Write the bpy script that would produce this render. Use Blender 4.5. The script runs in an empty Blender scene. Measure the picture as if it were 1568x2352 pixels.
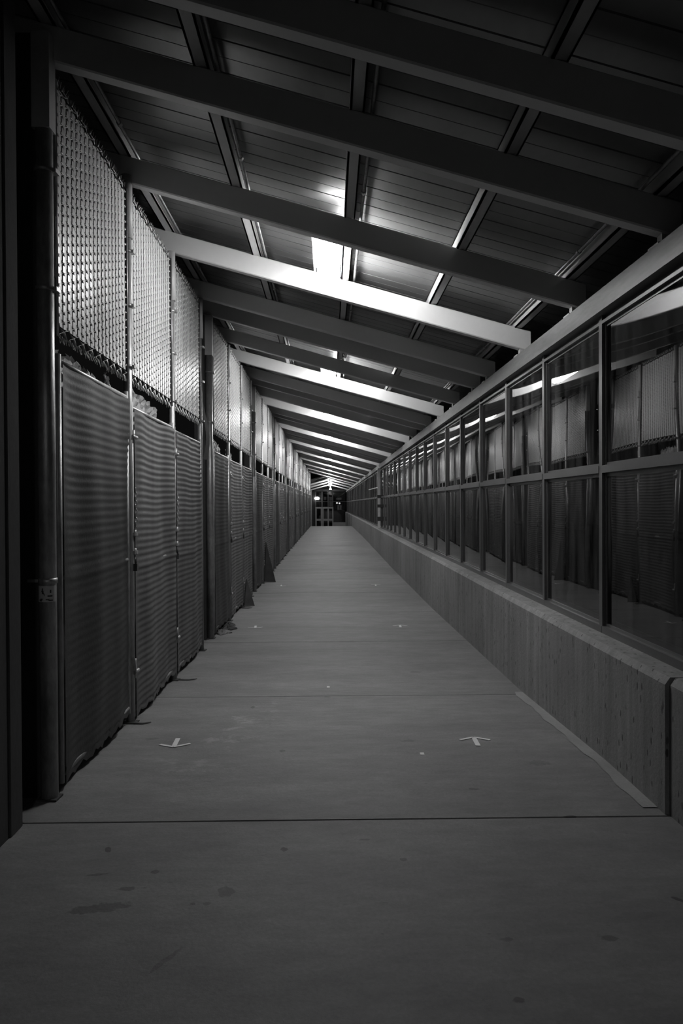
import bpy, math, random
from mathutils import Vector, Matrix
random.seed(7)
C = bpy.context.scene.collection
# ------------------------------------------------------------------ camera
F = 1760.0                                   # focal length in pixels of a 1568 wide frame
cd = bpy.data.cameras.new('camera'); cam = bpy.data.objects.new('camera', cd); C.objects.link(cam)
cd.sensor_fit = 'HORIZONTAL'; cd.sensor_width = 24.0; cd.lens = F*24.0/1568.0
cd.clip_start = 0.05; cd.clip_end = 400
cam.location = (0, 0, 1.6)
cam.rotation_euler = (Matrix.Rotation(-27.0/F, 3, 'Z') @ Matrix.Rotation(math.pi/2-19.0/F, 3, 'X') @ Matrix.Rotation(-0.005, 3, 'Z')).to_euler()
bpy.context.scene.camera = cam
# ------------------------------------------------------------------ world, exposure
w = bpy.data.worlds.new('night'); bpy.context.scene.world = w; w.use_nodes = True
w.node_tree.nodes['Background'].inputs[0].default_value = (0.5, 0.5, 0.5, 1)
w.node_tree.nodes['Background'].inputs[1].default_value = 0.0075
vs = bpy.context.scene.view_settings
vs.view_transform = 'Standard'; vs.look = 'None'; vs.gamma = 1.0; vs.use_curve_mapping = False
vs.exposure = 0.0
LAMP = 64.0                                  # radiance of the fluorescent diffusers
# ------------------------------------------------------------------ numbers of the place
PER = 5.31                                   # one bay of the walkway
B0 = 3.12
RAFT = (0.0, 0.84, 2.32, 3.82)               # rafters inside one bay
SL = 0.277                                   # fall of the roof towards the windows
ZR = 3.48                                    # underside of the rafters above x = 0
NB = 10
XL, XW, XF = -1.42, 1.60, 1.75               # fence line, parapet face, window frame face
ORD = ['first','second','third','fourth','fifth','sixth','seventh','eighth','ninth','tenth','eleventh','twelfth','thirteenth','fourteenth','fifteenth','sixteenth','seventeenth','eighteenth','nineteenth','twentieth']
FP = [(-8,.105),(3,.105),(4.4,.095),(5.3,.06),(6.3,.02),(8.8,-.01),(12,-.05),(20,-.067),(26,-.04),(40,-.03),(56.2,-.04),(60,-.6),(66,-1.7),(140,-1.7)]
def zf(y):
    for (a, za), (b, zb) in zip(FP, FP[1:]):
        if y <= b: return za+(zb-za)*(y-a)/(b-a)
    return FP[-1][1]
# ------------------------------------------------------------------ materials
def new_mat(name, col, rough=.6, metal=0.0, spec=.5):
    m = bpy.data.materials.new(name); m.use_nodes = True
    b = m.node_tree.nodes['Principled BSDF']
    b.inputs['Base Color'].default_value = (col, col, col, 1)
    b.inputs['Roughness'].default_value = rough; b.inputs['Metallic'].default_value = metal
    b.inputs['Specular IOR Level'].default_value = spec
    return m, m.node_tree, b
def nd(nt, t, **k):
    n = nt.nodes.new(t)
    for a, v in k.items():
        if a.startswith('i_'): n.inputs[a[2:].replace('_', ' ')].default_value = v
        else: setattr(n, a, v)
    return n
def coords(nt, scale):
    tc = nd(nt, 'ShaderNodeTexCoord'); mp = nd(nt, 'ShaderNodeMapping'); mp.inputs['Scale'].default_value = scale
    nt.links.new(tc.outputs['Object'], mp.inputs['Vector']); return mp.outputs['Vector']
def noise_ramp(nt, vec, scale, lo, hi, p0=.3, p1=.7, detail=6, rough=.6):
    n = nd(nt, 'ShaderNodeTexNoise'); n.inputs['Scale'].default_value = scale; n.inputs['Detail'].default_value = detail; n.inputs['Roughness'].default_value = rough
    nt.links.new(vec, n.inputs['Vector'])
    r = nd(nt, 'ShaderNodeMapRange'); r.inputs['From Min'].default_value = p0; r.inputs['From Max'].default_value = p1
    r.inputs['To Min'].default_value = lo; r.inputs['To Max'].default_value = hi
    nt.links.new(n.outputs['Fac'], r.inputs['Value']); return r.outputs['Result']
def mth(nt, op, a, b=None, clamp=False):
    n = nd(nt, 'ShaderNodeMath', operation=op, use_clamp=clamp)
    for i, v in enumerate((a, b)):
        if v is None: continue
        if isinstance(v, (int, float)): n.inputs[i].default_value = v
        else: nt.links.new(v, n.inputs[i])
    return n.outputs[0]
def gray(nt, val, sock):
    c = nd(nt, 'ShaderNodeCombineColor')
    for i in range(3): nt.links.new(val, c.inputs[i])
    nt.links.new(c.outputs[0], sock)
def bump(nt, b, h, strength=.3, dist=.01):
    n = nd(nt, 'ShaderNodeBump'); n.inputs['Strength'].default_value = strength; n.inputs['Distance'].default_value = dist
    nt.links.new(h, n.inputs['Height']); nt.links.new(n.outputs[0], b.inputs['Normal'])
def mottled(name, col, var=.15, scale=(3,3,3), rough=.5, metal=0.0, fine=40, bs=.15, spec=.5):
    m, nt, b = new_mat(name, col, rough, metal, spec)
    v = coords(nt, scale)
    a = noise_ramp(nt, v, 1.0, 1-var, 1+var)
    f = noise_ramp(nt, v, fine, 1-var*.5, 1+var*.5)
    gray(nt, mth(nt, 'MULTIPLY', mth(nt, 'MULTIPLY', a, f), col), b.inputs['Base Color'])
    if bs: bump(nt, b, noise_ramp(nt, v, fine, 0, 1), bs, .004)
    return m

def floor_material():
    m, nt, b = new_mat('floor_concrete', .3, .62, spec=.35)
    v = coords(nt, (1, 1, 1)); vs_ = coords(nt, (1.0, 2.6, 1))
    big = noise_ramp(nt, vs_, .9, .80, 1.18)
    mid = noise_ramp(nt, vs_, 6, .86, 1.14, detail=8)
    fin = noise_ramp(nt, v, 55, .80, 1.20, detail=8, rough=.85)
    pale = noise_ramp(nt, v, 5, 0, 1, .52, .62, 8, .75)
    # trowel scuffs near the left arrow
    sx = nd(nt, 'ShaderNodeSeparateXYZ'); nt.links.new(v, sx.inputs[0]); X, Y = sx.outputs[0], sx.outputs[1]
    def ell(cx, cy, rx, ry, ang=0.0, hard=4.0, warp=.5, wscale=14):
        ca, sa = math.cos(ang), math.sin(ang)
        dx = mth(nt, 'SUBTRACT', X, cx); dy = mth(nt, 'SUBTRACT', Y, cy)
        u = mth(nt, 'DIVIDE', mth(nt, 'ADD', mth(nt, 'MULTIPLY', dx, ca), mth(nt, 'MULTIPLY', dy, sa)), rx)
        t = mth(nt, 'DIVIDE', mth(nt, 'SUBTRACT', mth(nt, 'MULTIPLY', dy, ca), mth(nt, 'MULTIPLY', dx, sa)), ry)
        d = mth(nt, 'SQRT', mth(nt, 'ADD', mth(nt, 'MULTIPLY', u, u), mth(nt, 'MULTIPLY', t, t)))
        d = mth(nt, 'ADD', d, noise_ramp(nt, v, wscale, -warp, warp))
        return mth(nt, 'MULTIPLY', mth(nt, 'SUBTRACT', 1.0, d), hard, clamp=True)
    sc = mth(nt, 'MULTIPLY', ell(-.62, 5.3, .28, 1.0, -.25, 1.5, .6, 4), pale)
    sc = mth(nt, 'MAXIMUM', sc, mth(nt, 'MULTIPLY', ell(-.78, 4.3, .5, .35, .2, 1.5, .6, 5), pale))
    dark = None
    spots = [(-.86, 2.84, .13, .035, .25, .45), (-.41, 2.95, .035, .05, .2, .4), (-.47, 2.86, .016, .014, 0, .4), (-.205, 3.31, .016, .022, 0, .6),
             (-.72, 3.12, .018, .02, 0, .5), (-.97, 3.33, .014, .03, .3, .6), (-.95, 3.1, .05, .012, .2, .4), (-.8, 2.98, .04, .018, .1, .5),
             (-.03, 6.25, .03, .03, 0, .3), (-1.17, 5.0, .05, .03, .4, .3), (-.52, 2.86, .012, .01, 0, .5), (-1.03, 2.25, .04, .02, .4, .4),
             (.3, 3.2, .02, .015, 0, .4), (.15, 3.4, .03, .01, 0, .35), (.95, 2.6, .03, .02, 0, .4), (1.3, 2.85, .03, .012, -.8, .6), (1.43, 2.8, .025, .014, -.4, .6),
             (.56, 2.28, .02, .015, 0, .5), (1.14, 3.63, .035, .012, 0, .6), (.6, 2.6, .022, .016, 0, .35), (.5, 4.9, .05, .03, 0, .3), (.8, 7.2, .06, .05, 0, .25),
             (-.6, 5.9, .02, .04, 0, .5), (.75, 4.0, .03, .02, 0, .4), (-.3, 4.7, .02, .03, 0, .4), (-.55, 2.5, .012, .09, -.5, .3), (1.2, 4.4, .07, .05, 0, .25)]
    for cx, cy, rx, ry, an, k in spots:
        e = mth(nt, 'MULTIPLY', ell(cx, cy, rx, ry, an, 4, .35, 30), k)
        dark = e if dark is None else mth(nt, 'MAXIMUM', dark, e)
    # small random specks
    vo = nd(nt, 'ShaderNodeTexVoronoi'); vo.inputs['Scale'].default_value = 5.5; nt.links.new(vs_, vo.inputs['Vector'])
    sp = mth(nt, 'MULTIPLY', mth(nt, 'SUBTRACT', .07, mth(nt, 'ADD', vo.outputs['Distance'], noise_ramp(nt, v, 30, -.03, .05))), 25, clamp=True)
    dark = mth(nt, 'MAXIMUM', dark, mth(nt, 'MULTIPLY', sp, .35))
    val = mth(nt, 'MULTIPLY', mth(nt, 'MULTIPLY', big, mid), mth(nt, 'MULTIPLY', fin, .155))
    val = mth(nt, 'ADD', val, mth(nt, 'MULTIPLY', sc, .10))
    val = mth(nt, 'MULTIPLY', val, mth(nt, 'SUBTRACT', 1.0, dark))
    gray(nt, val, b.inputs['Base Color'])
    bump(nt, b, noise_ramp(nt, v, 60, 0, 1, detail=8), .25, .003)
    return m
def parapet_material():
    m, nt, b = new_mat('parapet_concrete', .3, .7, spec=.3)
    v = coords(nt, (1, 1, 1)); st = coords(nt, (6, 6, .35)); dr = coords(nt, (24, 24, 9))
    big = noise_ramp(nt, v, 1.6, .86, 1.12); stre = noise_ramp(nt, st, 2.0, .70, 1.15, detail=8)
    fin = noise_ramp(nt, v, 60, .92, 1.08)
    vo = nd(nt, 'ShaderNodeTexVoronoi'); vo.inputs['Scale'].default_value = 1.0; nt.links.new(dr, vo.inputs['Vector'])
    msk = noise_ramp(nt, v, 1.7, 0, 1, .36, .48)
    hol = mth(nt, 'MULTIPLY', mth(nt, 'MULTIPLY', mth(nt, 'SUBTRACT', .22, mth(nt, 'ADD', vo.outputs['Distance'], noise_ramp(nt, dr, 4, -.03, .06))), 22, clamp=True), msk)
    pal = noise_ramp(nt, dr, .9, 0, 1, .70, .76)
    val = mth(nt, 'MULTIPLY', mth(nt, 'MULTIPLY', big, stre), mth(nt, 'MULTIPLY', fin, .21))
    val = mth(nt, 'MULTIPLY', val, mth(nt, 'SUBTRACT', 1.0, mth(nt, 'MULTIPLY', hol, .7)))
    val = mth(nt, 'ADD', val, mth(nt, 'MULTIPLY', pal, .08))
    gray(nt, val, b.inputs['Base Color'])
    bump(nt, b, noise_ramp(nt, v, 45, 0, 1, detail=8), .35, .004)
    return m
def glass_material():
    m = bpy.data.materials.new('window_glass'); m.use_nodes = True; nt = m.node_tree; nt.nodes.clear()
    out = nd(nt, 'ShaderNodeOutputMaterial'); mx = nd(nt, 'ShaderNodeMixShader'); fr = nd(nt, 'ShaderNodeFresnel', i_IOR=1.72)
    tr = nd(nt, 'ShaderNodeBsdfTransparent'); tr.inputs[0].default_value = (.25, .25, .25, 1)
    gl = nd(nt, 'ShaderNodeBsdfGlossy'); gl.inputs['Color'].default_value = (.9, .9, .9, 1); gl.inputs['Roughness'].default_value = .015
    nt.links.new(fr.outputs[0], mx.inputs[0]); nt.links.new(tr.outputs[0], mx.inputs[1]); nt.links.new(gl.outputs[0], mx.inputs[2])
    # faint dried film on the glass
    df = nd(nt, 'ShaderNodeBsdfDiffuse'); m2 = nd(nt, 'ShaderNodeMixShader')
    v = coords(nt, (5, 5, .8)); nt.links.new(noise_ramp(nt, v, 1.5, 0, .05, .4, .75), m2.inputs[0])
    nt.links.new(mx.outputs[0], m2.inputs[1]); nt.links.new(df.outputs[0], m2.inputs[2]); nt.links.new(m2.outputs[0], out.inputs[0])
    return m
def emit_mat(name, s):
    m = bpy.data.materials.new(name); m.use_nodes = True; nt = m.node_tree; nt.nodes.clear()
    out = nd(nt, 'ShaderNodeOutputMaterial'); e = nd(nt, 'ShaderNodeEmission', i_Strength=s); nt.links.new(e.outputs[0], out.inputs[0]); return m
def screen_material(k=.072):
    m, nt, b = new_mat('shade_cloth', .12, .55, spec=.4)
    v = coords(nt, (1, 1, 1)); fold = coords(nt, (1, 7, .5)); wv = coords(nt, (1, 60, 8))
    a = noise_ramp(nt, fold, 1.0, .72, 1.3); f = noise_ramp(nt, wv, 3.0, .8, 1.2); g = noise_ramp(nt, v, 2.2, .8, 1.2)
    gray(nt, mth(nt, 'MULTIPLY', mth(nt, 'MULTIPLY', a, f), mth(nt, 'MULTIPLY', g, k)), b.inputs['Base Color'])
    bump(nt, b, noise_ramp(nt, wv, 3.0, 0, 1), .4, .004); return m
def parapet_band(name, col):
    return mottled(name, col, .2, (2, 2, 2), .65, 0, 30, .2)
M = dict(
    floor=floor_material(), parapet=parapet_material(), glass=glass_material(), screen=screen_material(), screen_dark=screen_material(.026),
    wall=mottled('old_wall', .06, .2, (2,2,.6), .95, 0, 40, .15, .08), paint=mottled('white_beam_paint', .56, .04, (1,1,1), .42, 0, 20, .04),
    dpaint=mottled('purlin_paint', .42, .06, (1,1,1), .4, 0, 20, .04),
    deck=mottled('galvanised_deck', .18, .12, (2,.8,1), .36, .45, 9, .05), galv=mottled('galvanised_pipe', .32, .4, (8,8,3), .42, .6, 6, .15),
    sleeve=mottled('painted_sleeve', .4, .08, (3,3,3), .45), lwire=mottled('coated_wire', .44, .1, (5,5,5), .45, .1, 6, 0), wire=mottled('wire', .3, .2, (5,5,5), .4, .6, 6, 0),
    slat=mottled('privacy_slat', .46, .08, (3,9,1), .33, 0, 8, .05), frame=mottled('anodised_frame', .10, .12, (3,3,3), .35, .3, 20, .03),
    header=mottled('header_steel', .15, .3, (9,1.2,9), .45, .2, 6, .08), black=mottled('black_steel', .03, .3, (3,3,3), .6),
    dark=mottled('dark_fabric', .022, .4, (6,6,6), .85), tape=mottled('white_tape', .62, .1, (20,20,20), .6), ledge=parapet_band('worn_cap', .25),
    strip=parapet_band('mortar_strip', .21), rag=mottled('crumpled_rag', .12, .5, (9,9,9), .8), paper=mottled('sticker_paper', .5, .1, (20,20,20), .6),
    ink=mottled('sticker_ink', .05, .1, (9,9,9), .6), dull=mottled('cardboard', .2, .4, (5,5,5), .6), lamp=emit_mat('lamp_diffuser', LAMP), house=mottled('lamp_housing', .5, .05, (3,3,3), .5),
    ground=mottled('dark_ground', .06, .3, (1,1,1), .9), lit=emit_mat('lit_window', .35), lit2=emit_mat('far_lamp', 14), panel=mottled('dark_infill', .012, .3, (3,3,3), .5),
    doorp=mottled('door_paint', .42, .05, (1,1,1), .5))
# ------------------------------------------------------------------ mesh builder
class MB:
    def __init__(s): s.v = []; s.f = []; s.mi = []; s.smooth = []
    def add(s, vs, fs, sm=False, m=0):
        o = len(s.v); s.v += [tuple(p) for p in vs]
        for q in fs: s.f.append([i+o for i in q]); s.smooth.append(sm); s.mi.append(m)
        return s
    def box(s, x0, x1, y0, y1, z0, z1, sh=0.0, bev=0.0):
        """sh: z falls by sh per metre of x"""
        if bev:
            b = bev
            prof = [(y0+b, z0), (y1-b, z0), (y1, z0+b), (y1, z1-b), (y1-b, z1), (y0+b, z1), (y0, z1-b), (y0, z0+b)]
            vs = [(x, y, z-sh*x) for x in (x0, x1) for y, z in prof]; n = 8
            return s.add(vs, [[i, (i+1) % n, n+(i+1) % n, n+i] for i in range(n)]+[list(range(n))[::-1], list(range(n, 2*n))])
        vs = [(x, y, z-sh*x) for x in (x0, x1) for y in (y0, y1) for z in (z0, z1)]
        return s.add(vs, [(0,1,3,2),(4,6,7,5),(0,4,5,1),(2,3,7,6),(0,2,6,4),(1,5,7,3)])
    def tube(s, pts, r, n=8, caps=True, sm=True):
        pts = [Vector(p) for p in pts]; vs = []; k = len(pts)
        rr = r if isinstance(r, (list, tuple)) else [r]*k
        for i, p in enumerate(pts):
            d = (pts[min(i+1, k-1)]-pts[max(i-1, 0)]).normalized()
            up = Vector((0, 0, 1)) if abs(d.z) < .9 else Vector((1, 0, 0))
            a = d.cross(up).normalized(); b = d.cross(a)
            vs += [p+(a*math.cos(t)+b*math.sin(t))*rr[i] for t in [2*math.pi*j/n for j in range(n)]]
        fs = [[i*n+j, i*n+(j+1) % n, (i+1)*n+(j+1) % n, (i+1)*n+j] for i in range(k-1) for j in range(n)]
        s.add(vs, fs, sm)
        if caps: s.f += [list(range(len(s.v)-k*n, len(s.v)-k*n+n))[::-1], list(range(len(s.v)-n, len(s.v)))]; s.smooth += [False]*2; s.mi += [0]*2
        return s
    def grid(s, fn, nu, nv, sm=True):
        vs = [fn(i/nu, j/nv) for j in range(nv+1) for i in range(nu+1)]
        return s.add(vs, [(j*(nu+1)+i, j*(nu+1)+i+1, (j+1)*(nu+1)+i+1, (j+1)*(nu+1)+i) for j in range(nv) for i in range(nu)], sm)
    def prism(s, poly, axis, a, b):
        """poly in the two other axes, extruded along axis (0,1,2)"""
        n = len(poly)
        def P(q, t):
            c = list(q); c.insert(axis, t); return tuple(c)
        return s.add([P(q, a) for q in poly]+[P(q, b) for q in poly], [[i, (i+1) % n, n+(i+1) % n, n+i] for i in range(n)]+[list(range(n))[::-1], list(range(n, 2*n))])
    def build(s, name, mat, parent=None, loc=None):
        me = bpy.data.meshes.new(name); me.from_pydata(s.v, [], s.f)
        me.polygons.foreach_set('use_smooth', s.smooth); me.update()
        me.materials.append(M[mat] if isinstance(mat, str) else mat)
        o = bpy.data.objects.new(name, me); C.objects.link(o)
        if parent: o.parent = parent
        if loc: o.location = loc
        return o
def tag(o, label, cat, group=None, kind=None):
    o['label'] = label; o['category'] = cat
    if group: o['group'] = group
    if kind: o['kind'] = kind
    return o
def struct(o): o['kind'] = 'structure'; return o
def thing(name, loc, label, cat, group=None):
    o = bpy.data.objects.new(name, None); C.objects.link(o); o.location = loc; o.empty_display_size = .1
    return tag(o, label, cat, group)
def dup(root, loc, label=None):
    r = root.copy(); C.objects.link(r); r.location = loc
    if label: r['label'] = label
    for ch in list(root.children):
        c = ch.copy(); C.objects.link(c); c.parent = r
        for g in list(ch.children):
            d = g.copy(); C.objects.link(d); d.parent = c
    return r
# ================================================================== THE SETTING
# floor with sawn joints
JY = [3.62+2.66*i for i in range(-1, 20)]
ys = sorted(set([round(-8+.5*i, 3) for i in range(0, 140)]+[p[0] for p in FP if p[0] < 62]+[round(j+e, 4) for j in JY for e in (-.008, -.005, .005, .008)]))
ys = [y for y in ys if y <= 62]
def joint(y): return any(abs(y-j) < .0062 for j in JY)
fl = MB(); vs_ = []
for y in ys:
    z = zf(y)-((.016 if y < 4 else .006) if joint(y) else 0)
    vs_ += [(-1.52, y, -2), (-1.52, y, z), (1.62, y, z), (1.62, y, -2)]
fl.add(vs_, [(i*4+k, i*4+k+1, i*4+k+5, i*4+k+4) for i in range(len(ys)-1) for k in range(3)])
struct(fl.build('floor', 'floor'))
tag(MB().box(-30, 40, -8, 140, -2.3, -1.72).build('ground', 'ground'), 'dark ground outside around the covered walkway', 'ground')['kind'] = 'structure'
# the low concrete wall under the windows, poured in lengths
segs = [-8.0, 3.63]+[3.63+PER*i for i in range(1, 11)]
pw = MB()
for i, (a, b) in enumerate(zip(segs, segs[1:]+[80])):
    xo = .02 if i == 0 else (.0 if a < 26 else .025)
    y0, y1 = a+.007, b-.007; zt = .76; x0 = XW+xo
    pw.add([(x0+dx, y, z) for y in (y0, y1) for dx, z in ((0, -2), (0, zt-.035), (.025, zt), (.42, zt), (.42, -2))],
           [(0,5,6,1),(1,6,7,2),(2,7,8,3),(3,8,9,4),(0,1,2,3,4),(9,8,7,6,5)])
struct(pw.build('wall_right', 'parapet'))
tr_ = MB()
def strip(u, v):
    y = 3.72+(6.35-3.72)*v; wob = .012*math.sin(y*9)+.008*math.sin(y*23)
    x = 1.525+wob*.7+u*(1.603-1.525-wob*.7); return (x, y, zf(y)+.004)
tr_.grid(strip, 2, 40); struct(tr_.build('trim_1', 'strip'))
# old wall at the left foreground
lw = MB().box(-1.75, -1.45, -8, 3.58, zf(3)-.01, 4.9)
lw.box(-1.452, -1.443, -3, 3.2, zf(3)-.01, zf(3)+.11)
lw.box(-1.452, -1.441, 3.46, 3.585, zf(3), 4.9)
struct(lw.build('wall_left', 'wall'))
# roof deck with ribs running down the slope
ZD = ZR+.185+.10
def deck_profile(y0, y1):
    pr = []; y = y0; k = 0
    while y < y1:
        d = .014 if k % 2 == 0 else .003; wd = .014 if k % 2 == 0 else .007
        pr += [(y, 0), (y+.154-wd, 0), (y+.154-wd*.7, d), (y+.154-wd*.3, d)]
        y += .154; k += 1
    pr.append((y1, 0)); return pr
dp = deck_profile(-8.008, 57.0); dk = MB(); n = len(dp); XA, XB = -2.0, 2.35
dk.add([(XA, y, ZD-SL*XA+d) for y, d in dp]+[(XB, y, ZD-SL*XB+d) for y, d in dp], [(i, i+1, n+i+1, n+i) for i in range(n-1)])
dk.box(XA, XB, -8, 57, ZD+.03, ZD+.05, SL)
struct(dk.build('ceiling', 'deck'))
# gable roof at the far end
gd = MB()
for sgn in (-1, 1):
    gd.prism([(0, 3.79), (sgn*2.2, 3.79-.27*2.2), (sgn*2.2, 3.84-.27*2.2), (0, 3.84)], 1, 57.2, 82)
struct(gd.build('ceiling_far', 'panel'))
# steel header over the windows
for i, (a, b) in enumerate( ((-8, 2.29), (2.3, 12.91), (12.92, 26.1), (26.16, 40), (40.01, 80))):
    struct(MB().box(1.70, 1.84, a, b, 2.80, 2.935).build('trim_%d' % (i+2), 'header'))
# ------------------------------------------------------------------ windows
MS = 1.3275; M0 = 4.90-5*MS
def bowed(y0, y1, z0, z1, bow, tw):
    def fn(u, v):
        x = XF+.030+bow*(4*u*(1-u))*(.35+.65*4*v*(1-v))+tw*(u-.5)*(v-.5)
        return (x, y1+(y0-y1)*u, z0+(z1-z0)*v)
    return MB().grid(fn, 14, 14)
def window_bay(n, y, far=False):
    e = bpy.data.objects.new('window_%d' % n, None); C.objects.link(e); e.location = (XF, y, .76); struct(e)
    y1 = y+MS; L = (0, 0, 0)
    def P(mb, name, mat):
        o = mb.build(name, mat); o.parent = e; o.location = (-XF, -y, -.76); return o
    fr = MB().box(XF, XF+.085, y, y+.055, .76, 2.80)
    fr.box(XF+.02, XF+.085, y+.055, y+.072, .80, 2.78); fr.box(XF+.02, XF+.085, y1-.017, y1, .80, 2.78)
    P(fr, 'mullion', 'frame')
    P(MB().box(XF-.004, XF+.085, y+.055, y1, 1.79, 1.838).box(XF+.025, XF+.085, y+.055, y1, 1.765, 1.79).box(XF+.025, XF+.085, y+.055, y1, 1.838, 1.856), 'transom', 'frame')
    P(MB().box(XF-.004, XF+.085, y+.003, y1-.003, .76, .805).box(XF+.022, XF+.085, y+.055, y1, .805, .822), 'sill', 'frame')
    P(MB().box(XF, XF+.085, y+.055, y1, 2.745, 2.765).box(XF+.025, XF+.085, y+.055, y1, 2.725, 2.80), 'top_rail', 'frame')
    if far:
        b = MB().box(1.795, 1.805, y+.06, y1, .80, 2.75)
        for k in range(1, 4): b.box(1.775, 1.80, y+k*MS/4-.012, y+k*MS/4+.012, .82, 2.73)
        P(b, 'infill_panel', 'panel')
    else:
        P(bowed(y+.06, y1, .81, 1.78, random.uniform(-.004, -.0018), random.uniform(-.002, .002)), 'pane', 'glass')
        P(bowed(y+.06, y1, 1.84, 2.74, random.uniform(-.004, -.0018), random.uniform(-.002, .002)), 'pane', 'glass')
NW = 0
y = M0
while y < 78:
    NW += 1; window_bay(NW, y, y > 26.0); y += MS
# ================================================================== ROOF STEEL
def rafter(y, label, post=False):
    t = thing('roof_rafter', (0, y, ZR), label, 'rafter', 'sloping steel rafters of the walkway roof')
    o = MB().box(-1.72, 1.83, 0, .09, 0, .185, SL, .008).build('beam', 'paint', t)
    zb = -SL*1.77
    MB().box(1.735, 1.80, .015, .075, zb-.075, zb+.01).box(1.70, 1.84, -.02, .11, 2.935-ZR, 2.945-ZR).build('seat_bracket', 'sleeve', t)
    return t
rlab = [
 'painted roof rafter standing just past the {b} dark opening in the fence' ,
 'painted roof rafter resting above the {p} thick fence pipe',
 'painted roof rafter crossing just in front of the {l} ceiling light',
 'brightly lit roof rafter right behind the {l} ceiling light']
first = None
def place_rafter(y, label):
    global first
    if first is None: first = rafter(y, label); return first
    return dup(first, (0, y, ZR), label)
place_rafter(B0+RAFT[0], 'dark roof rafter nearest the camera, crossing the top of the picture')
for k in range(0, NB):
    for j in range(4):
        if k == 0 and j == 0: continue
        if j == 0: lab = 'painted roof rafter at the near side of the %s dark opening in the fence' % ORD[k-1]
        else: lab = rlab[j].format(b=ORD[max(k-1, 0)], p=ORD[k], l=ORD[k])
        place_rafter(B0+PER*k+RAFT[j], lab)
place_rafter(B0+PER*NB+.0, 'last sloping rafter before the gabled far end of the roof')
# purlins over the rafters, with thin conduits beside them
ZP = ZR+.186
for x, lab, cx in ((-1.434, 'long purlin nearest the fence under the metal deck', .075), (-.646, 'long purlin left of the ceiling lights under the deck', .075),
                   (.154, 'long purlin right beside the row of ceiling lights', .08), (.95, 'long purlin right of the lights with no conduit beside it', None),
                   (1.727, 'long purlin above the window wall under the deck', -.075)):
    t = thing('roof_purlin', (x, 0, ZP-SL*x), lab, 'purlin', 'long purlins under the roof deck')
    MB().box(-.04, .036, -8, 57, .0, .014).box(-.04, -.028, -8, 57, 0, .096).box(-.04, .036, -8, 57, .084, .096).box(.026, .036, -8, 57, .0, .024).build('channel', 'dpaint', t)
    if cx is not None:
        zz = ZP-SL*(x+cx)+.045
        c = thing('conduit_pipe', (x+cx, 0, zz), lab.replace('long purlin', 'thin conduit pipe').replace('under the metal deck', 'beside its purlin').replace('under the deck', 'beside its purlin').replace('right beside', 'just right of'), 'conduit', 'thin conduits along the purlins')
        MB().tube([(0, -8, 0), (0, 57, 0)], .011, 8).build('tube', 'galv', c)
        yy = 5.05
        while yy < 56: MB().tube([(0, yy-.02, 0), (0, yy+.02, 0)], .017, 8).build('coupling', 'galv', c); yy += 3.05
# gable frames
for i, y in enumerate((61.0, 68.2, 77.6)):
    t = thing('gable_rafter', (0, y, 3.48), '%s gabled rafter pair of the far roof section' % ['nearest', 'middle', 'farthest'][i], 'rafter', 'gabled rafters at the far end')
    for sgn in (-1, 1):
        MB().prism([(0, 0), (sgn*1.9, -.27*1.9), (sgn*1.9, .12-.27*1.9), (0, .12)], 1, 0, .1).build('rafter_half', 'paint', t)
    for sgn in (-1, 1):
        MB().box(sgn*1.86-.05, sgn*1.86+.05, 0, .1, -5.2 if sgn < 0 else .77-3.48, -.27*1.86).build('post', 'sleeve', t)
# ------------------------------------------------------------------ ceiling lights
def light():
    t = thing('ceiling_light', (0, 0, 0), '', 'ceiling light', 'row of fluorescent lights under the roof')
    L = 1.27; hw = .095
    # diffuser: wraparound trough, tall on the right side
    pr = [(-hw, .075), (-hw, .02), (-.075, .004), (-.04, 0), (.04, 0), (.075, .004), (hw, .02), (hw, .155), (.07, .16)]
    m = MB(); n = len(pr)
    rings = [(0, 0.0), (.02, 1.0), (L-.10, 1.0), (L-.04, .8), (L, .45)]
    vs = []
    for yy, q in rings:
        q = max(q, .85) if yy < .5 else q
        vs += [(x*q, yy, (z if yy < L-.05 else z+(1-q)*.02)-SL*x*q) for x, z in pr]
    m.add(vs, [(a*n+i, a*n+i+1, (a+1)*n+i+1, (a+1)*n+i) for a in range(len(rings)-1) for i in range(n-1)])
    m.build('diffuser', 'lamp', t)
    h = MB().box(-.115, .07, .0, L-.03, .162, .175, SL).box(-.125, -.112, .0, L-.03, .070, .165, SL)
    h.box(-.02, .05, .2, .26, .165, .30-.115, SL).box(-.02, .05, L-.3, L-.24, .165, .30-.115, SL)
    for a, b in ((-.006, .0), (L, L+.006)):
        q = .85 if a < 0 else .5
        h.prism([(-hw*q, .03+SL*hw*q), (-.04*q, .0), (.04*q, -.0), (hw*q, .03-SL*hw*q), (hw*q, .11-SL*hw*q), (-hw*q, .11+SL*hw*q)], 1, a, b)
    h.build('housing', 'house', t)
    for yy in (.38, .86): MB().box(.094, .100, yy-.01, yy+.01, .03, .09, SL).build('clip', 'house', t)
    return t
l0 = light()
dup(l0, (0, B0-2*PER+RAFT[2]+.12, ZR+.02), 'added unseen fluorescent fill light behind the camera position')  # unseen fixture added to brighten the near pipe and its sticker
for j in (2, 3): place_rafter(B0-2*PER+RAFT[j], 'painted rafter %s the added fill light behind the camera position' % ('before' if j == 2 else 'after'))
for k in range(NB):
    lab = 'glowing wraparound fluorescent light, %s from the camera along the roof' % ORD[k]
    p = (0, B0+PER*k+RAFT[2]+.12, ZR+.02)
    if k == 0: l0.location = p; l0['label'] = lab
    else: dup(l0, p, lab)
for i, y in enumerate((60.0, 67.0, 76.2)):
    dup(l0, (0, y, 3.40), 'glowing light under the %s gabled rafter pair' % ['nearest', 'middle', 'farthest'][i])
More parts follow.
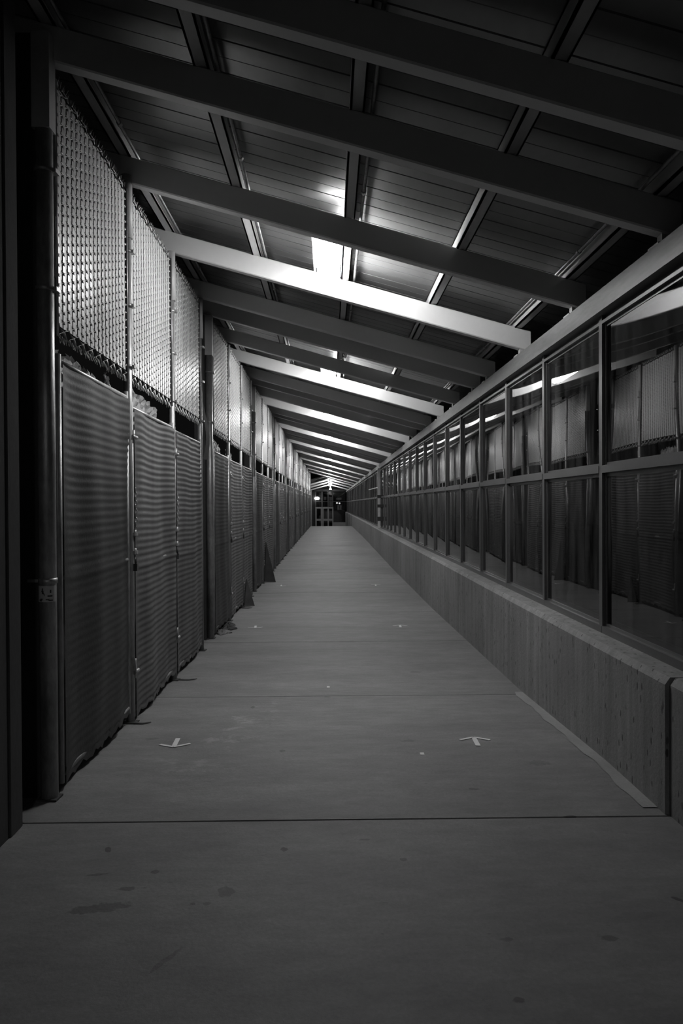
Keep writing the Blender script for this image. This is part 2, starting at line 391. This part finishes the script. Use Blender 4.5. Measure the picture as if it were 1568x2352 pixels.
# ================================================================== FENCE
def fence_post(big):
    t = thing('fence_post', (0, 0, 0), '', 'fence post', 'thick fence pipes' if big else 'thin fence posts')
    r = .043 if big else .030
    H = 3.40
    MB().tube([(0, 0, -.02), (0, 0, H+.2)], r, 20).build('pipe', 'galv', t)
    MB().box(-.045, .045, -.045, .045, H, 3.90-.02).build('sleeve', 'sleeve', t) if big else MB().tube([(0, 0, H+.02), (0, 0, 3.86)], r+.012, 16).build('sleeve', 'sleeve', t)
    b = MB().prism([(-.05, -.04), (.05, -.05), (.055, .04), (-.05, .05)], 2, 0, .010).build('foot_plate', 'black', t)
    for z in ((2.52, 2.95, 3.33) if not big else (2.6, 3.2)):
        MB().tube([(0, 0, z-.012), (0, 0, z+.012)], r+.006, 16).box(.0, r+.02, -.012, .045, z-.010, z+.010).build('tie_band', 'galv', t)
    return t
pb = fence_post(True); ps = fence_post(False)
usedb = useds = False
for k in range(NB+1):
    y = B0+PER*k
    if k > 0:
        z = zf(y-.02); lab = 'thin fence post at the near side of the %s dark opening' % ORD[k-1]
        if k == NB: lab = 'last thin fence post at the far end of the walkway'
        if not useds: ps.location = (XL, y+.0, z); ps['label'] = lab; useds = True
        else: dup(ps, (XL, y, z), lab)
    if k == NB: break
    lab = 'thick round fence pipe, %s from the camera' % ORD[k]
    p = (XL-.02, y+RAFT[1]-.03, zf(y+.8))
    if not usedb: pb.location = p; pb['label'] = 'thick round galvanised pipe with a sticker, nearest the camera'; usedb = True
    else: dup(pb, p, lab)
    for j, nm in ((2, 'at the near end of the %s ceiling light'), (3, 'below the lit rafter behind the %s ceiling light')):
        yy = y+RAFT[j]; dup(ps, (XL, yy, zf(yy)), 'thin fence post '+nm % ORD[k])
# posts reach different floor levels: sleeves meet the rafters above
# clamp band and sticker on the first pipe
yb = B0+RAFT[1]-.03
cb = thing('pipe_clamp', (XL-.02, yb, 1.215), 'shiny metal clamp band around the nearest pipe above the sticker', 'clamp')
MB().tube([(0, 0, -.014), (0, 0, .014)], .047, 24).build('band', 'galv', cb)
MB().box(-.10, -.04, -.012, .012, -.008, .008).build('bolt', 'galv', cb)
st = thing('sticker', (XL-.02, yb, 1.15), 'pale torn sticker with dark marks on the nearest pipe', 'sticker')
def stk(a0, a1, z0, z1, r):
    def fn(u, v):
        a = a0+(a1-a0)*u; zz = z0+(z1-z0)*v; return (r*math.sin(a), -r*math.cos(a), zz)
    return MB().grid(fn, 14, 4)
stk(-1.2, 1.35, -.04, .042, .0445).build('paper', 'paper', st)
ik = stk(-.35, -.2, .0, .03, .0449); ik.grid(lambda u, v: (.0449*math.sin(-.25+.25*u), -.0449*math.cos(-.25+.25*u), .008-.02*u+.012*v), 4, 2)
for a0, a1, z0, z1 in ((.55, .72, .006, .022), (.3, .85, -.013, -.005), (-.7, -.35, -.036, -.026), (-.55, -.25, -.03, -.022), (.1, .5, -.030, -.024), (.4, .9, -.034, -.028), (-.42, -.12, .012, .018)):
    ik.grid(lambda u, v: (.0449*math.sin(a0+(a1-a0)*u), -.0449*math.cos(a0+(a1-a0)*u), z0+(z1-z0)*v), 5, 1)
ik.build('printed_marks', 'ink', st)

def mesh_wires(m, W, H, p, h, r, amp, z0=0.0, barb=True):
    n = int(W/p); rows = int(round(H/h))
    for i in range(n):
        y0 = i*p; pts = []; ph = h*.5*(i % 2)
        if barb: pts += [(.012, y0+p*.5+.01, z0-.035+random.uniform(-.01, .01))]
        for j in range(rows):
            z = z0+j*h+ph
            pts += [(0, y0-.02*p, z), (amp, y0+p*.5, z+h*.25), (0, y0+p*1.02, z+h*.5), (-amp, y0+p*.5, z+h*.75)]
        pts += [(0, y0, z0+rows*h)]
        if barb: pts += [(.012, y0+p*.3+random.uniform(-.01, .01), z0+rows*h+.035)]
        m.tube(pts, [.0095 if (q-1) % 2 == 0 and 0 < q < len(pts)-1 and barb else r for q in range(len(pts))], 4, False)
        if barb:
            for zz, sg in ((z0, -1), (z0+rows*h, 1)):
                for q in range(3):
                    yy = y0+p*(.1+.33*q); m.tube([(0, yy, zz), (random.uniform(-.004, .014), yy+.014, zz+sg*random.uniform(.028, .045))], r*1.2, 4, False)
def upper_panel(W):
    t = thing('slatted_fence_panel', (0, 0, 0), '', 'fence panel', 'upper chain link panels with privacy slats')
    H = 1.30; p = .078; h = .052
    m = MB(); mesh_wires(m, W-.02, H, p, h, .0014, .0012)
    m.build('chain_link', 'lwire', t)
    s = MB(); n = int((W-.02)/p)
    for i in range(n):
        yc = i*p+p*.5; a = random.uniform(-.05, .05); hw = .0315
        def fn(u, v):
            q = (u-.5)*2; return (.0035*(1-q*q)-.001+q*a*.01, yc+q*hw, .045+(H-.07)*v)
        s.grid(fn, 2, 1)
    s.build('privacy_slats', 'slat', t)
    for yy in (-.018, W-.012): MB().tube([(.004, yy, -.01), (.004, yy, H+.01)], .007, 8).build('tension_bar', 'galv', t)
    return t
def screen_mesh(W, H, seed, tear):
    amp = .0028 if seed >= 20 else .0011
    rnd = random.Random(seed); ph = [rnd.uniform(0, 6.28) for _ in range(6)]; nr = int(H/.048)
    def fn(u, v):
        y = .035+(W-.035)*u; z = H*v
        f = .010*math.sin(u*7+ph[0]+v*1.5)+.006*math.sin(u*17+ph[1]+2*math.sin(v*3+ph[2]))
        f += amp*math.sin(2*math.pi*(z/.048)+.4*math.sin(u*5+ph[3])+.25*math.sin(u*13+ph[4]))
        f += .006*math.exp(-((z-1.08)/.03)**2)
        z += -.012*math.sin(u*3.1416)*(v)
        if v < .02: z += .012*math.sin(u*40+ph[5])+.008*math.sin(u*91)
        if v > .995: z += -tear*max(0, math.sin(u*3+ph[0]))
        return (.024+f*min(1, 12*u*(1)), y, z)
    return MB().grid(fn, 30, nr*6)
def gate(W, seed, hardware=True):
    t = thing('screened_gate', (0, 0, 0), '', 'gate', 'screened lower gates of the fence')
    H = 2.25; r = .020
    for yy in (.02, W-.02): MB().tube([(0, yy, 0), (0, yy, H)], r, 12).build('stile', 'galv', t)
    for z in (.04, 1.08, H-.04): MB().tube([(0, .02, z), (0, W-.02, z)], r*.85, 10).build('crossbar', 'galv', t)
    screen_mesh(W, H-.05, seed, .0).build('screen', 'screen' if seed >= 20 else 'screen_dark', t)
    if hardware:
        for z in (.33, 2.0):
            hg = MB().tube([(.03, -.055, z), (.035, .045, z)], .014, 10).tube([(.03, -.02, z-.045), (.03, -.02, z+.05)], .011, 8)
            hg.tube([(.0, .02, z-.02), (0, .02, z+.02)], .027, 12)
            if z < 1: hg.tube([(.04, -.05, z), (.04, -.05, z+.10)], .007, 6)
            hg.build('hinge', 'galv', t)
        ch = MB()
        for i in range(9):
            z = 1.62-i*.030
            a = i % 2
            pts = [(.045+(.009*math.cos(q) if a else 0), -.025+(0 if a else .009*math.cos(q)), z+.020*math.sin(q)) for q in [2*math.pi*j/8 for j in range(9)]]
            ch.tube(pts, .0032, 5, False)
        c = ch.build('chain', 'wire', t)
        for z in (1.31, 1.18): MB().box(-.0, .045, -.05, .035, z-.012, z+.012).tube([(.04, -.03, z-.02), (.04, -.03, z+.03)], .009, 8).build('latch', 'galv', t)
        pl = MB().box(.03, .055, -.045, -.01, 1.05, 1.10).tube([(.042, -.04, 1.10), (.042, -.038, 1.13), (.042, -.028, 1.142), (.042, -.018, 1.13), (.042, -.016, 1.10)], .004, 6)
        pl.build('padlock', 'black', t)
    return t
def w_of(j): return {1: RAFT[2]-RAFT[1], 2: RAFT[3]-RAFT[2], 3: PER-RAFT[3]}[j]
ups = {1: upper_panel(w_of(1)-.11), 2: upper_panel(w_of(2)-.10), 3: upper_panel(w_of(3)-.10)}
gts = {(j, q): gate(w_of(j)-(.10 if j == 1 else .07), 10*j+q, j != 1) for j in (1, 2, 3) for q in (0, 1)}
uu = set(); gg = set()
where = {1: 'just past the {p} thick pipe', 2: 'level with the {p} ceiling light', 3: 'just before the {p} dark opening'}
for k in range(NB):
    for j in (1, 2, 3):
        ya = B0+PER*k+RAFT[j]
        pos = where[j].format(p=ORD[k])
        p = (XL+.012, ya+.06, 2.49)
        lab = 'upper chain link panel with pale slats ' + pos
        if j not in uu: ups[j].location = p; ups[j]['label'] = lab; uu.add(j)
        else: dup(ups[j], p, lab)
        q = k % 2
        p = (XL, ya+(.055 if j == 1 else .045), zf(ya+.7)+.055); lab = 'lower gate covered in rippled dark screen ' + pos
        if (j, q) not in gg: g = gts[(j, q)]; g.location = p; g['label'] = lab; gg.add((j, q))
        else: g = dup(gts[(j, q)], p, lab)
        g.rotation_euler.z = random.uniform(-.004, .004) if k else 0
# crumpled sheeting seen over the first gates
def crumple(name, y0, y1, z0, z1, mat, label, seed, x=XL-.05):
    rnd = random.Random(seed)
    nu, nv = 26, 8; off = [[rnd.uniform(-1, 1) for _ in range(nu+1)] for _ in range(nv+1)]
    top = [rnd.uniform(-.02, .02) for _ in range(nu+1)]
    def fn(u, v):
        i, j = int(round(u*nu)), int(round(v*nv))
        return (x+.014*off[j][i], y0+(y1-y0)*u, z0+(z1-z0-.05*u*u)*v+top[i]*v)
    t = MB().grid(fn, nu, nv, False).build(name, mat); tag(t, label, 'sheeting', 'torn sheeting over the gates'); return t
crumple('torn_sheeting', 4.08, 5.0, 2.25, 2.44, 'dull', 'crumpled pale sheeting behind the top of the nearest gate', 1)
crumple('torn_sheeting', 5.06, 5.16, 2.25, 2.46, 'slat', 'short pale torn strip standing above the nearest gate', 2)
crumple('torn_sheeting', 5.52, 6.55, 2.20, 2.46, 'dull', 'crumpled shiny sheeting above the second gate', 3)
crumple('torn_sheeting', 9.45, 10.3, 2.15, 2.42, 'dull', 'pale board showing above the gate past the second thick pipe', 4)
crumple('torn_sheeting', 10.9, 11.5, 2.10, 2.38, 'dull', 'torn sheeting above the gate by the second ceiling light', 5)
# dark fabric strips hanging from the ends of the third panels
for k in range(0, 3):
    y = B0+PER*(k+1)
    def fn(u, v): return (XL+.03+.03*math.sin(v*5+k)+.02*u, y+.03+.16*u*(1-v*.6)+.03*math.sin(v*4), 2.85-.75*(1-v))
    tag(MB().grid(fn, 6, 12).build('hanging_cloth', 'dark'), 'dark cloth tail hanging in the %s opening of the fence' % ORD[k], 'cloth', 'dark cloth tails on the fence')
# black column standing in for the dark gap, and a bit of bare chain link
col = MB().box(-1.66, -1.475, 3.94, 4.06, zf(4), 4.0); tag(col.build('dark_gap_column', 'black'), 'black column standing for the dark gap between the old wall and nearest pipe', 'column')
for k in range(1, NB):  # black columns stand in for the darkness of the later openings
    y = B0+PER*k+RAFT[1]-.12
    o = MB().box(-1.60, -1.48, y-.02, y+.08, zf(y)-.02, 3.85).build('dark_gap_column', 'black')
    tag(o, 'black column standing for the dark gap behind the %s thick pipe' % ORD[k], 'column', 'black columns standing for the dark fence openings')
cl = thing('bare_chain_link', (-1.70, 4.3, 2.9), 'bare chain link with a rail in the gap above the old wall', 'chain link')
cm = MB()
for i in range(-8, 14):
    for s_ in (1, -1):
        pts = [(-.5+.06*i+s_*.06*q*.5, .003*s_, .06*q) for q in range(7)]
        pts = [p for p in pts if -.5 <= p[0] <= .13]
        if len(pts) > 1: cm.tube(pts, .0028, 5, False)
cm.build('wires', 'wire', cl); MB().tube([(-.6, 0, .37), (.14, 0, .37)], .02, 10).build('rail', 'black', cl)
MB().box(-.6, .14, .12, .14, .0, .35).build('backing_sheet', 'dull', cl)
# ================================================================== SMALL THINGS
# floor arrows of white tape
def arrow(towards):
    t = MB(); s = -1 if towards else 1
    def quad(a, b, w):
        a, b = Vector((a[0], a[1]*s, .0)), Vector((b[0], b[1]*s, .0)); d = (b-a).normalized(); nrm = Vector((-d.y, d.x, 0))*w/2
        q = [a-nrm, b-nrm, b+nrm, a+nrm]; t.add([tuple(p) for p in q]+[(p.x, p.y, .002) for p in q], [(0,3,2,1),(4,5,6,7),(0,1,5,4),(1,2,6,5),(2,3,7,6),(3,0,4,7)])
    quad((0, -.20), (0, 0), .030); quad((0, .0), (-.095, -.065), .024); quad((0, .0), (.095, -.065), .024)
    return t
i = 0
for y in (4.80, 10.05, 15.45):
    for x, tw in ((-.985, True), (.928, False)):
        yy = y if tw else y+.16
        o = arrow(tw).build('tape_arrow', 'tape'); slope = (zf(yy+.1)-zf(yy-.1))/.2
        o.location = (x, yy, zf(yy)+.002); o.rotation_euler = (math.atan(slope), 0, .06 if tw else -.04)
        tag(o, '%s white tape arrow on the %s pointing %s' % (['nearest', 'second', 'third'][i], 'left of the floor' if tw else 'right of the floor', 'to the camera' if tw else 'away'), 'floor arrow', 'white tape arrows on the floor')
    i += 1
# dark flaps sticking out from gates at the floor
def flap(y, hgt, out, lab):
    z = zf(y)
    v = [(XL+.05, y+.28, z+hgt), (XL+.04, y, z+.02), (XL+.05+out, y+.05, z+.005), (XL+.03+out*.45, y+.3, z+hgt*.45), (XL+.02, y+.34, z+.02)]
    m = MB().add(v+[(p[0]-.008, p[1]+.008, p[2]) for p in v], [(0,1,2,3),(0,3,4),(5,8,7,6),(5,9,8),(0,5,6,1),(1,6,7,2),(2,7,8,3),(3,8,9,4)])
    tag(m.build('fabric_flap', 'dark'), lab, 'flap', 'dark fabric flaps at the fence foot')
flap(16.2, .85, .22, 'tall dark triangular fabric flap at the fence foot')
flap(12.35, .42, .15, 'small dark triangular fabric flap at the fence foot')
# rags under the gate after the second pipe
for i, (x, y, sx, sy, sz) in enumerate(((-1.36, 9.62, .09, .10, .035), (-1.33, 9.95, .08, .17, .04), (-1.37, 10.3, .07, .14, .035))):
    rnd = random.Random(i); m = MB()
    def fn(u, v):
        a = 2*math.pi*u; b = math.pi*v; k = 1+.35*math.sin(3*a+i)+.2*math.sin(7*a+4*b)
        return (x+sx*k*math.sin(b)*math.cos(a), y+sy*k*math.sin(b)*math.sin(a), zf(y)+max(0, sz*(1+.4*math.sin(5*a))*math.cos(b))+.002)
    m.grid(fn, 24, 10); tag(m.build('crumpled_rag', 'rag' if i == 0 else 'dark'), ['pale crumpled rag lying nearest under the gate past the second pipe', 'dark middle rag of three under the gate past the second pipe', 'dark farthest rag of three under the gate past the second pipe'][i], 'rag', 'rags under the gate')
# rods lying at post feet
for i, (y, L, lab) in enumerate(((5.40, .13, 'thin dark rod on the floor at the foot of the nearest thin post'), (6.93, .19, 'flat dark scrap on the floor by the second thin post'), (12.15, .16, 'thin dark rod on the floor near the small fabric flap'))):
    tag(MB().tube([(-1.40, y, zf(y)+.008), (-1.40+L*.6, y-.01, zf(y)+.007), (-1.40+L, y+.02, zf(y)+.008)], [.008, .009, .004], 6).build('scrap_rod', 'rag'), lab, 'scrap', 'scraps at the fence foot')
# white specks of paper
for i, (x, y) in enumerate(((-.02, 6.6), (-1.0, 15.8), (.55, 4.6))):
    tag(MB().box(x-.012, x+.012, y-.02, y+.02, zf(y)-.002, zf(y)+.003).build('paper_scrap', 'tape'), ['tiny white paper scrap in the middle of the floor', 'tiny white paper scrap far along by the fence', 'tiny white paper scrap near the right arrow'][i], 'paper scrap', 'paper scraps')
# painted post on the parapet where the glass ends
pt = thing('parapet_post', (1.68, 26.1, .0), 'pale post with dark clamps where the glazed wall ends', 'post')
MB().box(-.045, .045, -.04, .04, .765, 2.80).build('pole', 'paint', pt)
for z, h in ((.98+.1, .07), (1.52, .05), (1.84, .05)): MB().box(-.06, .10, -.06, .05, z-h, z+h).build('clamp', 'black', pt)
MB().tube([(-.02, 0, 2.15), (-.06, 5.5, 2.17)], .018, 8).build('arm', 'sleeve', pt)
# ------------------------------------------------------------------ the far end: doors
YE = 82.0; px = YE/F
def X_(u): return (u-757)*px
def Z_(v): return 1.6-(v-1157)*px
zb = -1.75
dm = bpy.data.objects.new('door_1', None); C.objects.link(dm); dm.location = (0, YE, zb); struct(dm)
def D(mb, name, mat, par=dm):
    o = mb.build(name, mat); o.parent = par; o.location = (0, -YE, -zb) if par is dm else (0, 0, 0); return o
fr = MB()
for u, wd in ((724.5, .16), (739.5, .16), (753.5, .1), (764, .1), (798.6, .14)): fr.box(X_(u)-wd/2, X_(u)+wd/2, YE, YE+.12, zb, Z_(1127))
fr.box(X_(722), X_(800), YE, YE+.12, Z_(1128.5), Z_(1124)); fr.box(X_(722), X_(800), YE+.01, YE+.11, Z_(1152.6), Z_(1151.2))
D(fr, 'frame', 'frame')
lf = MB()
for a, b in ((726, 739), (741, 764)):
    lf.box(X_(a), X_(b), YE-.03, YE+.05, Z_(1168), Z_(1164)); lf.box(X_(a), X_(b), YE-.03, YE+.05, Z_(1196), Z_(1191.5)); lf.box(X_(a), X_(b), YE-.03, YE+.05, zb, zb+.25)
for u, wd in ((725.5, .14), (738, .13), (741.5, .13), (753.5, .14), (764, .12)): lf.box(X_(u)-wd/2, X_(u)+wd/2, YE-.035, YE+.05, zb, Z_(1164))
D(lf, 'leaf', 'doorp')
D(MB().box(X_(722), X_(800), YE+.06, YE+.07, zb, Z_(1127)), 'pane', 'glass')
D(MB().box(X_(765), X_(799), YE-.02, YE+.05, zb, Z_(1199.5)), 'kick_panel', 'sleeve')
struct(MB().box(-9, X_(722), YE, YE+.3, zb, 5).box(X_(800), 9, YE, YE+.3, zb, 5).box(X_(722), X_(800), YE, YE+.3, Z_(1124), 5).build('wall_far', 'black'))
lmp = thing('wall_lamp', (X_(728), YE-.2, Z_(1144.5)), 'oval glowing lamp at the left of the far doors', 'lamp')
def fn(u, v):
    a, b = 2*math.pi*u, math.pi*v; return (.27*math.sin(b)*math.cos(a), .08*math.sin(b)*math.sin(a), .16*math.cos(b))
MB().grid(fn, 16, 8).build('globe', 'lit2', lmp); MB().box(-.1, .1, .06, .2, -.08, .08).build('mount', 'black', lmp)
pn = thing('pendant_lamp', (X_(758.8), 79.5, Z_(1114)), 'glowing pendant lamp hanging before the far doors', 'lamp')
MB().tube([(0, 0, .12), (0, 0, -.02)], [.15, .12], 16).build('shade', 'lit2', pn)
MB().tube([(0, 0, 0), (0, 0, -.45)], .05, 12).build('stem', 'lit2', pn); MB().tube([(0, 0, -.40), (0, 0, -.52)], [.08, .13], 16).build('lower_globe', 'lit2', pn)
fb = thing('far_building', (0, 100, -1.7), 'dark building with lit windows seen through the far doors', 'building')
MB().box(-8, 8, .1, 1, 0, 8).build('facade', 'black', fb)
q = 100/F
for a, b, c, d in ((743.5, 749, 1141, 1148), (756, 762.5, 1141, 1150), (756, 762.5, 1153, 1163), (772, 784, 1143, 1148), (773, 784, 1160, 1171)):
    w_ = MB().box((a-757)*q, (b-757)*q, 0, .1, 1.6-(d-1157)*q+1.7, 1.6-(c-1157)*q+1.7).build('lit_window', 'lit', fb)
for i, u in enumerate((773.7, 779.5)):
    o = thing('globe_lamp', ((u-757)*92/F, 92, -1.72), '', 'lamp'); zc = 1.6-(1155.3-1157+i*.7)*92/F+1.72
    def fn(u, v):
        a, b = 2*math.pi*u, math.pi*v; return (.1*math.sin(b)*math.cos(a), .1*math.sin(b)*math.sin(a), zc+.1*math.cos(b))
    MB().grid(fn, 14, 8).build('globe', 'lit2', o); MB().tube([(0, 0, 0), (0, 0, zc-.09)], .04, 8).build('pole', 'black', o)
    tag(o, ['left one of two small round lamps beyond the far doors', 'right one of two small round lamps beyond the far doors'][i], 'lamp', 'two small lamps beyond the doors')
